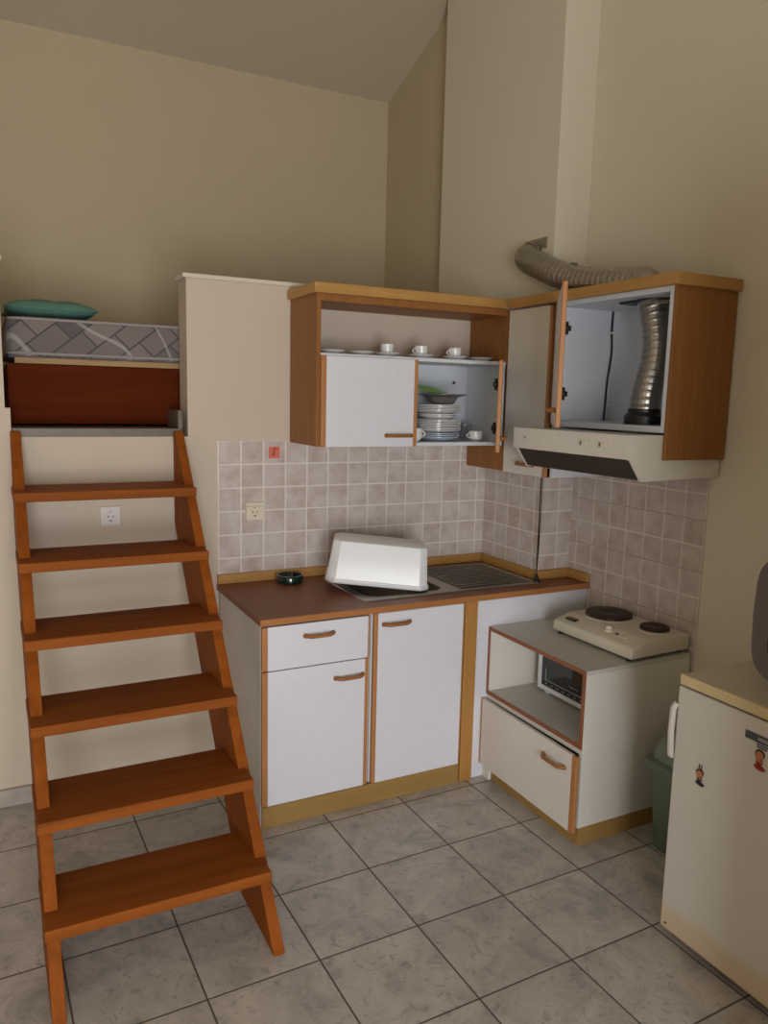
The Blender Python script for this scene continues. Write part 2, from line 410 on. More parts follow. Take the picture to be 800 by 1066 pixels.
def hinge(T, z, parent):
    b = MB(T); b.box(0, .045, -.006, 0, z-.011, z+.011, .002); b.box(.012, .028, -.010, -.001, z-.026, z+.026, .002)
    b.box(-.02, .012, -.014, -.004, z-.008, z+.008, .003)
    h = obj('hinge', b, 'dark', parent)
    b = MB(T); b.lathe([(0, 0), (.004, 0), (.004, .003), (0, .003)], (.02, -.012, z), 8, 'y'); obj('hinge_screw', b, 'steel', h); return h

# ------------------------------------------------------------------ base cabinets
YD = -.590; YC = -.572      # door face, carcass front
def base_carcass(t, x0, x1, z0=.085, z1=.797, back=-.02):
    b = MB()
    b.box(x0, x0+.016, YC, back, z0, z1); b.box(x1-.016, x1, YC, back, z0, z1)
    b.box(x0+.016, x1-.016, YC, back, z0, z0+.016); b.box(x0+.016, x1-.016, back-.006, back, z0+.016, z1)
    return b
FA = lambda x, z: frame((x, YD, z), (1, 0, 0), (0, 1, 0))
t = thing('drawer_cabinet', 'white base cabinet with one drawer above a door, nearest the ladder', 'cabinet', (-1.14, -.3, 0))
b = base_carcass(t, -1.366, -.917); b.box(-1.366, -1.35, YC, -.02, 0, .085, 0); obj('carcass', b, 'whitewarm', t)
d = door_panel(FA(-1.366, .622), .438, .168, .017, t, 'drawer', .022, .006)
bar_handle(FA(0, 0), -1.198, -1.085, .742, d)
d = door_panel(FA(-1.366, .088), .438, .530, .017, t, 'door', .022, .016)
bar_handle(FA(0, 0), -1.072, -.957, .557, d)
t = thing('sink_cabinet', 'white base cabinet with a single tall door below the sink', 'cabinet', (-.69, -.3, 0))
obj('carcass', base_carcass(t, -.913, -.486, back=-.545), 'whitein', t)
d = door_panel(FA(-.908, .086), .42, .708, .017, t, 'door', .018, .004)
bar_handle(FA(0, 0), -.868, -.752, .748, d)
tag(obj('cabinet_plinth', MB().box(-1.364, -.486, -.586, -.573, 0, .084, .001), 'plinth'), 'golden wood plinth board under the white base cabinets', 'plinth')
tag(obj('filler_post', MB().box(-.482, -.420, -.590, -.555, 0, .797, .003, 2), 'beech'), 'narrow vertical wooden post right of the sink cabinet door', 'post')
b = MB(); b.box(-.418, .180, -.578, -.564, 0, .797, .001)
tag(obj('end_panel', b, 'white'), 'white panel closing the worktop end behind the low hotplate unit', 'panel')

# worktop with a cut-out for the bowl
t = thing('worktop', 'brown wood-look worktop running along the tiled wall', 'worktop', (-.6, -.3, .798))
z0, z1 = .798, .823; b = MB()
bx0, bx1, by0, by1 = -.885, -.495, -.475, -.125
b.box(-1.374, bx0, -.594, -.001, z0, z1, 0); b.box(bx0, bx1, -.594, by0, z0, z1, 0); b.box(bx0, bx1, by1, -.001, z0, z1, 0)
b.box(bx1, -.007, -.594, -.001, z0, z1, 0); b.box(-.007, .181, -.594, -.446, z0, z1, 0)
obj('slab', b, 'worktop', t)
obj('edge_band', MB().box(-1.376, .181, -.600, -.594, z0, z1+.0005, .002), 'band', t)
for bb in ((-1.372, -.001, -.018, -.001), (-.024, -.007, -.446, -.018), (-.024, .164, -.463, -.446), (.164, .181, -.594, -.446)):
    obj('upstand', MB().box(*bb, z1, .864, .003, 2), 'beechx' if bb[1]-bb[0] > .1 else 'beechy', t)

# sink
t = thing('kitchen_sink', 'stainless steel inset sink with ribbed drainboard at the corner', 'sink', (-.48, -.29, .82))
def rrect(x0, x1, y0, y1, r, z, n=6):
    p = []
    for cx, cy, a0 in ((x1-r, y1-r, 0), (x0+r, y1-r, PI/2), (x0+r, y0+r, PI), (x1-r, y0+r, 1.5*PI)):
        for k in range(n): a = a0+PI/2*k/(n-1); p.append((cx+r*math.cos(a), cy+r*math.sin(a), z))
    return p
b = MB(); X0, X1, Y0, Y1 = -.912, -.046, -.515, -.075
bb = bmesh.new()
outer = rrect(X0, X1, Y0, Y1, .012, .8285); lip = rrect(X0-.004, X1+.004, Y0-.004, Y1+.004, .014, .8235)
hole = rrect(-.875, -.505, -.465, -.135, .06, .8265)
OV = [bb.verts.new(p) for p in outer]; LV = [bb.verts.new(p) for p in lip]; HV = [bb.verts.new(p) for p in hole]
n = len(OV)
for k in range(n):
    bb.faces.new((LV[k], LV[(k+1) % n], OV[(k+1) % n], OV[k]))
    bb.faces.new((OV[k], OV[(k+1) % n], HV[(k+1) % n], HV[k]))
b._merge(bb); obj('rim', b, 'steel', t, True)
b = MB(); rings = [rrect(-.875+i, -.505-i, -.465+i, -.135-i, .06, z) for i, z in ((0, .8265), (.006, .818), (.012, .72), (.03, .69), (.06, .683))]
b.loft(rings, False); rg = rrect(-.815, -.565, -.405, -.195, .03, .683); 
bb = bmesh.new(); vs = [bb.verts.new(p) for p in rings[-1]]; bb.faces.new(vs); b._merge(bb)
bw = obj('bowl', b, 'steel', t, True)
bw.data.materials[0] = M['steel']
obj('drain', MB().lathe([(0, .0), (.03, 0), (.034, .003), (.04, .003), (.042, 0)], (-.69, -.3, .684)), 'dark', t, True)
b = MB()
for k in range(12):
    y = -.475+.034*k; b.tube([(-.44, y, .8275), (-.43, y, .831), (-.085, y, .831), (-.075, y, .8275)], .0055, 8, True, .6)
obj('drainboard_ribs', b, 'steel', t, True)
b = MB(); b.tube([(-.065, -.50, .8285), (-.065, -.09, .8285), (-.45, -.09, .8285)], .004, 8, True, .8); obj('drainboard_edge', b, 'steel', t, True)

# upturned white plastic tub, tilted, on the sink
ang = -.43; tilt = .085
T = Matrix.Translation((-.612, -.490, .833)) @ Matrix.Rotation(ang, 4, 'Z') @ Matrix.Rotation(tilt, 4, 'Y')
def oct_(x0, x1, y0, y1, c, z):
    out = []
    for p, q in (((x1-c, y0), (x1, y0+c)), ((x1, y1-c), (x1-c, y1)), ((x0+c, y1), (x0, y1-c)), ((x0, y0+c), (x0+c, y0))):
        for k in range(4):
            tt = k/3; a = (p[0]*(1-tt)+q[0]*tt, p[1]*(1-tt)+q[1]*tt)
            # bulge the chamfer a little so the corner is rounded
            cx, cy = (x0+x1)/2, (y0+y1)/2; s = 1+.012*math.sin(PI*tt); out.append((cx+(a[0]-cx)*s, cy+(a[1]-cy)*s, z))
    return out
b = MB(T); L, D = .425, .25
rings = [oct_(-L-.006, .006, -.006, D+.006, .038, .0), oct_(-L-.006, .006, -.006, D+.006, .038, .016), oct_(-L, 0, 0, D, .036, .018),
         oct_(-L+.014, -.014, .02, D-.02, .032, .165), oct_(-L+.018, -.018, .025, D-.025, .030, .173), oct_(-L+.03, -.03, .037, D-.037, .02, .177)]
b.loft(rings, True)
bb = b.bm; 
for fc in list(bb.faces):   # open mouth: the face at the bottom
    if len(fc.verts) == 16 and max((T.inverted() @ v.co).z for v in fc.verts) < .005: bb.faces.remove(fc)
tub = obj('washing_up_tub', b, 'basin', None, True, angle=30)
sol = tub.modifiers.new('wall', 'SOLIDIFY'); sol.thickness = .003; sol.offset = -1
tag(tub, 'glossy white plastic tub lying upside down across the sink', 'tub')

# ashtray
b = MB(); b.lathe([(0, 0), (.052, 0), (.058, .004), (.059, .030), (.056, .035), (.050, .035), (.044, .012), (.04, .009), (0, .009)], (-1.072, -.085, .8235), 40)
tag(obj('ashtray', b, 'ashglass', None, True), 'round dark green glass ashtray on the worktop left of the tub', 'ashtray')

# ------------------------------------------------------------------ upper left wall cabinet
XA, XB, YU = -1.045, -.124, -.300
ZB, ZS, ZT = 1.428, 1.788, 2.034
t = thing('wall_cabinet', 'long wooden wall cabinet with open shelf of saucers above two doors', 'cabinet', (-.58, -.15, ZB))
obj('side_panel', MB().box(XA, XA+.018, YU, -.001, ZB+.002, ZT, .001), 'panel', t)
b = MB(); b.box(XA+.018, XA+.034, YU+.002, -.002, ZB, ZS, .001); b.box(XB-.018, XB-.002, YU+.002, -.002, ZB, ZS, .001)
b.box(XA+.034, XB-.018, YU+.002, -.002, ZB, ZB+.016, .001); b.box(XA+.018, XB-.002, YU, -.002, ZS, ZS+.016, .001)
b.box(XA+.034, XB-.018, -.008, -.002, ZB+.016, ZS, 0); b.box(-.59, -.575, YU+.03, -.009, ZB+.016, ZS, .0)
obj('carcass', b, 'whitein', t)
obj('side_panel', MB().box(XB-.002, XB+.014, YU+.003, -.002, ZS-.002, ZT, .001), 'panel', t)
obj('top_board', MB().box(XA+.018, XB, YU, -.002, ZT-.028, ZT, .001), 'panel', t)
co = MB(); co.box(XA-.016, -.1425, YU-.018, YU+.004, ZT, ZT+.042, .006, 2); obj('cornice', co, 'beechx', t)
co = MB(); co.box(XA-.016, XA+.006, YU+.004, -.001, ZT, ZT+.042, .006, 2); obj('cornice', co, 'beechy', t)
obj('top_cover', MB().box(XA+.006, XB-.001, YU+.004, -.002, ZT, ZT+.004, 0), 'whitein', t)
T = frame((-1.030, YU-.018, ZB+.001), (1, 0, 0), (0, 1, 0))
d = door_panel(T, .443, ZS-ZB+.004, .017, t, 'door', .022, .018)
bar_handle(frame((0, YU-.018, 0), (1, 0, 0), (0, 1, 0)), -.735, -.617, 1.475, d)
# right door swung open towards the room
hx, hy = -.140, YU-.004; u = Vector((-.255, -.352, 0)).normalized(); v = Vector((u.y, -u.x, 0))
v = Vector((-u.y, u.x, 0)); v = v if v.x < 0 else -v      # v points to the inner (left) face
T = frame((hx, hy, ZB-.004), u, v)
d = door_panel(T, .435, ZS-ZB+.006, .017, t, 'door', .016, .016)
Tm = frame((hx, hy, 0), u, v)
bar_handle(Tm, .29, .40, 1.478, d)
for z in (1.505, 1.704):
    hinge(frame((XB-.0185, -.283, 0), (0, 1, 0), (1, 0, 0)), z, t)
obj('fixing_screw', MB().lathe([(0, 0), (.007, 0), (.007, .004), (0, .004)], (-.215, -.012, 1.71), 12, 'y'), 'dark', t)

# ------------------------------------------------------------------ corner (narrow) wall cabinet and its door
XH = -.120
t = thing('corner_cabinet', 'narrow closed white corner cabinet between the plate cupboard and the hood', 'cabinet', (0, -.46, 1.312))
obj('side_panel', MB().box(XH-.001, XH+.015, YU-.004, -.002, 1.312, ZB-.002, .001), 'panel', t)
b = MB(); b.box(XH+.018, .180, -.632, -.616, 1.312, ZT, .001); b.box(XH+.018, -.007, -.616, YU, 1.312, 1.328, 0); b.box(XH+.018, .180, -.616, -.450, 1.3125, 1.328, 0)
b.box(XH+.016, -.008, YU-.006, YU, 1.329, ZT, 0)
obj('carcass', b, 'whitein', t)
T = frame((XH-.004, YU-.008, 1.310), (0, -1, 0), (1, 0, 0))
d = door_panel(T, .300, ZT-1.312-.004, .018, t, 'door', .003, .018, 'whitewarm')
bar_handle(frame((XH-.004, 0, 0), (0, -1, 0), (1, 0, 0)), .42, .53, 1.357, d)
co = MB(); co.box(-.142, -.120, -.6215, YU-.018, ZT, ZT+.042, .004, 2)
obj('cornice', co, 'beechy', t)
co = MB(); co.box(-.120, -.008, -.632, -.30, ZT, ZT+.004, 0); co.box(-.008, .180, -.632, -.4465, ZT, ZT+.004, 0); obj('top_cover', co, 'whitein', t)

# ------------------------------------------------------------------ hood cabinet
t = thing('hood_cabinet', 'open wall cabinet above the extractor hood, with the flexible duct inside', 'cabinet', (0, -.93, 1.53))
YH0, YH1 = -.634, -1.240; ZH = 1.532
b = MB(); b.box(XH, .180, YH0-.014, YH0, ZH, ZT, .001); b.box(XH, .180, YH1, YH1+.016, ZH, ZT, .001)
dx, dy = .02, -1.035
def holed(z0, z1):
    b.box(XH, dx-.062, YH1+.016, YH0-.014, z0, z1, 0); b.box(dx+.062, .180, YH1+.016, YH0-.014, z0, z1, 0)
    b.box(dx-.062, dx+.062, YH1+.016, dy-.062, z0, z1, 0); b.box(dx-.062, dx+.062, dy+.11, YH0-.014, z0, z1, 0)
holed(ZH, ZH+.022); holed(ZT-.018, ZT); b.box(.172, .180, YH1+.016, YH0-.014, ZH+.022, ZT-.018, 0)
obj('carcass', b, 'whitein', t)
obj('side_panel', MB().box(XH, .180, YH1-.016, YH1-.001, 1.437, ZT, .001), 'panel', t)
obj('cornice', MB().box(-.142, -.120, YH1-.033, -.622, ZT, ZT+.042, .004, 2), 'beechy', t)
obj('cornice', MB().box(-.120, .181, YH1-.033, YH1-.011, ZT, ZT+.042, .004, 2), 'beechx', t)
u = Vector((-.37, -.48, 0)).normalized(); v = Vector((-u.y, u.x, 0)); v = v if v.x > 0 else -v    # inner face to the right
hx, hy = XH-.006, -.632
T = frame((hx, hy, 1.544), u, v)
d = door_panel(T, .600, .488, .017, t, 'door', .014, .017)
bar_handle(frame((hx, hy, 0), u, v), .45, .56, 1.603, d)
for z in (1.665, 1.932): hinge(frame((-.105, YH0-.0145, 0), (1, 0, 0), (0, -1, 0)) @ Matrix.Scale(-1, 4, (0, 1, 0)), z, t)

# ------------------------------------------------------------------ extractor hood
t = thing('range_hood', 'cream slim extractor hood with dark filter under the open cabinet', 'hood', (-.05, -.9, 1.36))
ya, yb = -.588, -1.238
XV = -.278
b = MB()
prof = [(XV, 1.520), (XV, 1.440), (-.262, 1.440), (-.205, 1.362), (.178, 1.366), (.178, 1.450), (.06, 1.530), (XV+.02, 1.528)]
# side cheeks + shell; the bottom is closed by the filter
b.prism([(XV, 1.524), (XV, 1.440), (-.262, 1.438), (-.205, 1.362), (.178, 1.372), (.178, 1.524)], 'y', yb, yb+.012)
b.prism([(XV, 1.524), (XV, 1.440), (-.262, 1.438), (-.205, 1.362), (-.150, 1.362), (-.150, 1.524)], 'y', ya-.012, ya)
b.box(XV, XV+.018, yb+.012, ya-.012, 1.4405, 1.5235, 0)
b.box(XV+.018, -.150, yb+.012, ya-.012, 1.516, 1.5235, 0); b.box(-.150, .178, yb+.012, -.638, 1.516, 1.5235, 0)
b.box(.165, .178, yb+.012, -.638, 1.374, 1.516, 0); b.box(-.197, -.150, yb+.012, ya-.012, 1.364, 1.374, 0); b.box(-.150, .165, yb+.012, -.638, 1.364, 1.374, 0)
obj('body', b, 'hood', t)
b = MB(); b.prism([(-.262, 1.442), (-.208, 1.366), (-.200, 1.372), (-.252, 1.444)], 'y', yb+.02, ya-.01)
obj('filter', b, 'filter', t)
obj('control_panel', MB().box(XV-.0015, XV+.001, -1.150, -.985, 1.473, 1.496, .0006), 'cream', t, label='cream switch strip')
for y in (-1.015, -1.115):
    s = obj('switch', MB().box(XV-.004, XV-.001, y-.016, y+.010, 1.476, 1.492, .0008), 'socket', t)
    obj('switch_mark', MB().box(XV-.0046, XV-.0038, y+.012, y+.017, 1.477, 1.491, 0), 'dark', s)
obj('logo_dot', MB().lathe([(0, -.001), (.006, -.001), (.006, .0015), (0, .0015)], (XV, -.665, 1.487), 12, 'x'), 'silver', t)

# ------------------------------------------------------------------ duct
t = thing('exhaust_duct', 'ribbed silver flexible duct from the hood over the cabinet into the wall', 'duct', (.0, -.7, 1.58))
def spline(P, n=14):
    P = [Vector(p) for p in P]; out = []
    Q = [2*P[0]-P[1]]+P+[2*P[-1]-P[-2]]
    for i in range(1, len(Q)-2):
        for k in range(n):
            s = k/n; a, bb_, c, dd = Q[i-1], Q[i], Q[i+1], Q[i+2]
            out.append(.5*((2*bb_)+(-a+c)*s+(2*a-5*bb_+4*c-dd)*s*s+(-a+3*bb_-3*c+dd)*s**3))
    out.append(P[-1]); return out
def hose(P, r, pitch=.026, amp=.0019):
    pts = spline(P, 40); L = [0]
    for i in range(1, len(pts)): L.append(L[-1]+(pts[i]-pts[i-1]).length)
    m = int(L[-1]/pitch)*4; path = []; rad = []; j = 0
    for k in range(m+1):
        d = L[-1]*k/m
        while j < len(L)-2 and L[j+1] < d: j += 1
        s = (d-L[j])/max(1e-6, L[j+1]-L[j]); path.append(pts[j].lerp(pts[j+1], s)); rad.append(r+amp*(1 if k % 4 == 0 else 0))
    return path, rad
pa, ra = hose([(-.004, -.296, 2.272), (-.045, -.312, 2.262), (-.066, -.38, 2.232), (-.070, -.476, 2.195), (-.065, -.548, 2.163), (-.05, -.63, 2.134), (-.04, -.73, 2.110), (-.02, -.845, 2.098), (.0, -.925, 2.092), (.013, -.99, 2.07), (dx+.004, dy-.002, 1.90), (dx+.002, dy-.008, 1.80), (dx-.010, dy+.002, 1.72), (dx-.018, dy+.008, 1.66), (dx-.020, dy+.010, 1.60)], .055)
obj('hose', MB().tube(pa, ra, 28), 'alu', t, True, angle=12)
b = MB(); b.lathe([(.050, 0), (.064, 0), (.064, .012), (.060, .016), (.060, .034), (.056, .034), (.050, .02)], (-.001, -.296, 2.272), 36, 'x')
for v_ in b.bm.verts: v_.co.x = -.001-(v_.co.x+.001)
bmesh.ops.reverse_faces(b.bm, faces=b.bm.faces[:])
obj('wall_flange', b, 'alu', t, True)
obj('flange_plate', MB().box(-.006, -.001, -.395, -.24, 2.30, 2.345, .001), 'alu', t)
b = MB(); b.tube([(-.052, -.62, 2.196), (-.050, -.65, 2.190)], .006, 8); obj('hose_clip', b, 'steel', t, True)
b = MB(); b.lathe([(0, 0), (.072, 0), (.072, .030), (.060, .045), (.060, .058), (0, .058)], (dx-.020, dy+.010, ZH+.023), 32); obj('hood_collar', b, 'black', t, True)
b = MB(); b.lathe([(.057, 0), (.08, 0), (.08, .004), (.057, .004)], (dx, dy, ZT-.024), 32)
b.box(dx-.06, dx+.05, dy+.055, dy+.14, ZT-.026, ZT-.019, .002); obj('top_flange', b, 'dark', t)

# power cable in the hood cabinet
b = MB(); b.tube(spline([(.150, -.668, 2.012), (.148, -.668, 1.93), (.152, -.67, 1.84), (.140, -.668, 1.72), (.136, -.668, 1.62), (.132, -.668, 1.556)], 8), .0042, 8)
cb_ = obj('power_cable', b, 'black', None, True); tag(cb_, 'black cable hanging down the back corner inside the open hood cabinet', 'cable')
for z in (1.925, 1.625):
    obj('cable_clip', MB().box(.140, .158, -.675, -.660, z-.003, z+.003, 0), 'plastic', cb_)

# thin cord with black cone at the worktop corner
b = MB(); b.tube([(-.040, -.490, .85), (-.036, -.491, 1.0), (-.034, -.492, 1.17), (-.034, -.492, 1.312)], .0015, 8)
cd_ = tag(obj('hanging_cord', b, 'dark', None, True), 'thin cord running down the tiled corner to a black cone on the worktop', 'cord')
obj('cone', MB().lathe([(0, 0), (.019, 0), (.017, .006), (.005, .03), (.003, .04), (0, .04)], (-.040, -.490, .8238), 20), 'black', cd_, True)

# ------------------------------------------------------------------ hotplate unit: open box on top of a low cabinet
XM, Y0, Y1 = -.355, -.580, -1.187
t = thing('open_shelf_unit', 'white open box unit with reddish wooden edges under the hotplate', 'shelf unit', (-.09, -.88, .376))
b = MB(); b.box(XM+.004, .172, Y1, Y0, .661, .677, .001)
o = obj('top_board', b, 'greytop', t)
b = MB(); b.box(XM+.004, .172, Y1, Y1+.016, .376, .661, 0); b.box(XM+.004, .172, Y0-.016, Y0, .376, .661, 0); b.box(.166, .172, Y1+.016, Y0-.016, .392, .661, 0)
obj('side_board', b, 'whitewarm', t)
obj('bottom_board', MB().box(XM+.004, .166, Y1+.016, Y0-.016, .376, .394, 0), 'greytop', t)
b = MB(); b.box(XM, XM+.004, Y1, Y0, .661, .677, .001); b.box(XM, XM+.004, Y1, Y0, .378, .396, .001); b.box(XM, XM+.004, Y1, Y1+.017, .396, .661, .001); b.box(XM, XM+.004, Y0-.012, Y0, .396, .661, .001)
obj('edge_band', b, 'redband', t)
t = thing('low_cabinet', 'low white flap-door cabinet with golden plinth carrying the open box unit', 'cabinet', (-.09, -.88, 0))
b = MB(); b.box(XM+.006, .170, Y1+.001, Y1+.017, .07, .375, .001); b.box(XM+.006, .170, Y0-.016, Y0, .07, .375, .001); b.box(XM+.006, .170, Y1+.017, Y0-.016, .357, .375, 0)
b.box(XM+.006, .170, Y1+.017, Y0-.016, .07, .086, 0)
obj('carcass', b, 'whitewarm', t)
b = MB(); b.box(XM+.012, XM+.026, Y1+.003, Y0-.045, 0, .0695, 0); b.box(XM+.026, .170, Y1+.003, Y1+.016, 0, .0695, 0)
obj('plinth', b, 'plinth', t)
b = MB(); b.box(XM+.0, XM+.03, Y0-.046, Y0-.002, 0, .0695, 0); obj('toe_block', b, 'whitewarm', t)
u = Vector((-.014, -1, 0)).normalized(); v = Vector((1, -.014, 0)).normalized()
T = frame((XM-.024, Y0-.001, .066), u, v)
d = door_panel(T, .620, .296, .016, t, 'flap_door', .010, .026, 'whitewarm', 'doorwood')
bar_handle(frame((XM-.024, Y0-.001, 0), u, v), .440, .560, .300, d)

# hotplate
t = thing('electric_hotplate', 'cream two-ring electric hotplate on the open box unit', 'hotplate', (.01, -.95, .677))
Th = Matrix.Translation((-.150, -.750, .677)) @ Matrix.Rotation(math.radians(1.5), 4, 'Z')
W_, D_ = .435, .315     # along -Y, along +X
b = MB(Th)
ring = lambda i, z: [(i, -i, z), (D_-i, -i, z), (D_-i, -W_+i, z), (i, -W_+i, z)]
prof = [(0, .012), (D_, .012), (D_, .070), (D_-.02, .078), (.085, .078), (.012, .058), (0, .050)]
bb = bmesh.new()
lo = [bb.verts.new((p[0], 0, p[1])) for p in prof]; hi = [bb.verts.new((p[0], -W_, p[1])) for p in prof]; n = len(prof)
bb.faces.new(lo); bb.faces.new(hi[::-1])
for i in range(n): bb.faces.new((lo[i], lo[(i+1) % n], hi[(i+1) % n], hi[i]))
bmesh.ops.recalc_face_normals(bb, faces=bb.faces[:]); bmesh.ops.bevel(bb, geom=bb.edges[:], offset=.007, segments=3, affect='EDGES', profile=.5)
b._merge(bb); obj('housing', b, 'cream', t, True)
for (cx, cy, r) in ((.195, -.120, .095), (.215, -.345, .056)):
    obj('ring_rim', MB(Th).lathe([(0, 0), (r+.012, 0), (r+.010, .004), (r, .004), (0, .004)], (cx, cy, .0775), 40), 'cream', t, True)
    p = obj('cooking_plate', MB(Th).lathe([(0, 0), (r, 0), (r, .012), (r-.004, .014), (r*.35, .013), (r*.3, .011), (0, .011)], (cx, cy, .081), 44), 'hotplate', t, True)
obj('knob', MB(Th).lathe([(0, 0), (.021, 0), (.020, .006), (.014, .009), (.012, .022), (0, .023)], (.062, -.255, .068), 24), 'cream', t, True)
b = MB(Th); b.box(.030, .056, -.095, -.040, .063, .0705, .001); bg_ = obj('badge', b, 'black', t); obj('badge_print', MB(Th).box(.036, .050, -.088, -.047, .068, .0712, 0), 'gold', bg_)
b = MB(Th); b.lathe([(0, 0), (.007, 0), (.007, .004), (0, .004)], (.055, -.305, .0685), 14); obj('pilot_light', b, 'dark', t)
b = MB(Th); b.box(.044, .060, -.362, -.332, .066, .0725, .0008); obj('switch', b, 'socket', t)
for x, y in ((.02, -.03), (.02, -W_+.03), (D_-.03, -.03), (D_-.03, -W_+.03)):
    obj('foot', MB(Th).lathe([(0, 0), (.012, 0), (.012, .013), (0, .013)], (x, y, 0), 14), 'black', t)

# small oven on the shelf
t = thing('mini_oven', 'small white and black table oven inside the open box unit', 'oven', (0, -.88, .394))
xo, yl, yr, zb, zt = -.150, -.668, -1.125, .408, .612
b = MB(); b.box(xo+.022, .150, yr+.006, yl-.006, zb, zt, .006, 2); obj('housing', b, 'plastic', t)
b = MB(); b.box(xo, xo+.022, yl-.020, yl, zb, zt, .004, 2); b.box(xo, xo+.022, yr, yr+.020, zb, zt, .004, 2)
b.box(xo, xo+.022, yr+.020, yl-.020, zb, zb+.020, .004, 2); b.box(xo, xo+.022, yr+.020, yl-.020, zt-.014, zt, .004, 2); obj('front_frame', b, 'plastic', t)
d = obj('glass_door', MB().box(xo+.006, xo+.02, yr+.020, yl-.020, zb+.020, zt-.014, .001), 'oven_glass', t)
obj('door_trim', MB().box(xo+.002, xo+.008, yr+.03, yl-.05, zb+.046, zb+.049, 0), 'silver', d)
obj('door_trim', MB().box(xo+.002, xo+.008, yl-.052, yl-.049, zb+.049, zb+.10, 0), 'silver', d)
pts = [(xo+.003, -.868-.0045*k, .478+.006*math.sin(k*1.7)*(1-.05*k)) for k in range(13)]
obj('door_mark', MB().tube(spline(pts, 4), .0011, 6), 'silver', d)
for k in range(9): obj('scale_print', MB().box(xo+.004, xo+.0065, yl-.06-.036*k, yl-.048-.036*k, zb+.030, zb+.034, 0), 'silver', d)
for y in (yl-.05, yr+.05):
    obj('foot', MB().box(xo+.012, xo+.04, y-.014, y+.014, .3942, zb+.004, .002), 'plastic', t)

# ------------------------------------------------------------------ ladder
t = thing('loft_ladder', 'orange stained wooden ladder stair leading up to the loft bed', 'ladder', (-1.83, -.6, 0))
poly = [(-1.252, 0), (-.925, 0), (-.002, 1.10), (-.002, 1.472), (-.008, 1.477), (-.030, 1.477)]
for x0 in (-2.149, -1.549):
    obj('stringer', MB().prism(poly, 'x', x0, x0+.035, .002), 'pinez', t)
for i in range(6):
    z = .2129*(6-i); y = -.283-.176*i
    bk = y+.262 if i else -.06
    obj('tread', MB().box(-2.155, -1.524, y, y+.262 if i else -.045, z-.034, z, .004, 2), 'pine', t)
for x in (-2.112, -1.59):
    b = MB(); b.box(x, x+.041, -.10, -.002, 1.2425-.004-.0, 1.2425-.0005, 0); b.box(x, x+.041, -.006, -.002, 1.215, 1.2425-.001, 0)
    b.box(x, x+.041, -.045, -.002, 1.225, 1.2425-.001, 0)
    obj('bracket', b, 'dark', t)

# ------------------------------------------------------------------ loft bed
t = thing('bed_base', 'dark reddish-brown wooden bed base on the loft floor', 'bed', (-1.2, .6, 1.49))
obj('side_panel', MB().box(-2.143, -.22, .200, .222, 1.496, 1.732, .002), 'mahog', t)
b = MB(); b.box(-2.143, -2.12, .222, 1.12, 1.488, 1.732, .002); b.box(-.243, -.22, .222, 1.12, 1.488, 1.732, .002); b.box(-2.12, -.243, 1.10, 1.12, 1.488, 1.732, .002)
obj('frame', b, 'mahog', t)
b = MB()
for k in range(11): b.box(-2.10+.17*k, -2.03+.17*k, .241, 1.059, 1.738, 1.752, .001)
b.box(-2.115, -.25, .193, .24, 1.7335, 1.757, .001); b.box(-2.115, -.25, 1.06, 1.10, 1.7335, 1.757, .001)
obj('slats', b, 'slat', t)
# mattress
b = MB()
def mring(i, z, r=.05): return rrect(-2.138+i, -.24-i, .175+i, 1.13-i, r, z, 8)
b.loft([mring(.03, 1.758), mring(.008, 1.763), mring(0, 1.778), mring(-.004, 1.835), mring(0, 1.895), mring(.008, 1.909), mring(.03, 1.914)], True)
mt = tag(obj('mattress', b, 'ticking', None, True), 'quilted grey patterned mattress on the loft bed', 'mattress')
for z in (1.772, 1.905):
    p = mring(-.0015 if z < 1.8 else .003, z); b = MB(); b.tube([Vector(q) for q in p]+[Vector(p[0])], .0055, 8, False); obj('piping', b, 'piping', mt, True)
# pillow
b = MB(); bb = bmesh.new(); nx, ny = 26, 26; V = {}
px0, px1, py0, py1 = -2.145, -1.785, .26, .74
for s in (1, -1):
    for i in range(nx+1):
        for j in range(ny+1):
            u_, v_ = i/nx*2-1, j/ny*2-1
            e = (1-abs(u_)**3.2)*(1-abs(v_)**3.2); h = .046*max(0, e)**.55
            edge_ = abs(u_) == 1 or abs(v_) == 1
            if s == -1 and edge_: continue
            cxp = (px0+px1)/2+(px1-px0)/2*u_*(1-.05*(1-v_*v_)); cyp = (py0+py1)/2+(py1-py0)/2*v_*(1-.05*(1-u_*u_))
            wr = .0035*math.sin(9*u_+5*v_)*e
            V[s, i, j] = bb.verts.new((cxp, cyp, 1.957+.014*(u_*-1)*.0+s*h*(1. if s > 0 else .85)+wr))
            if s == 1 and edge_: V[-1, i, j] = V[s, i, j]
for s in (1, -1):
    for i in range(nx):
        for j in range(ny):
            q = [V[s, i, j], V[s, i+1, j], V[s, i+1, j+1], V[s, i, j+1]]
            bb.faces.new(q if s > 0 else q[::-1])
b._merge(bb)
tag(obj('pillow', b, 'teal', None, True, angle=80), 'teal pillow lying at the left end of the loft mattress', 'pillow')

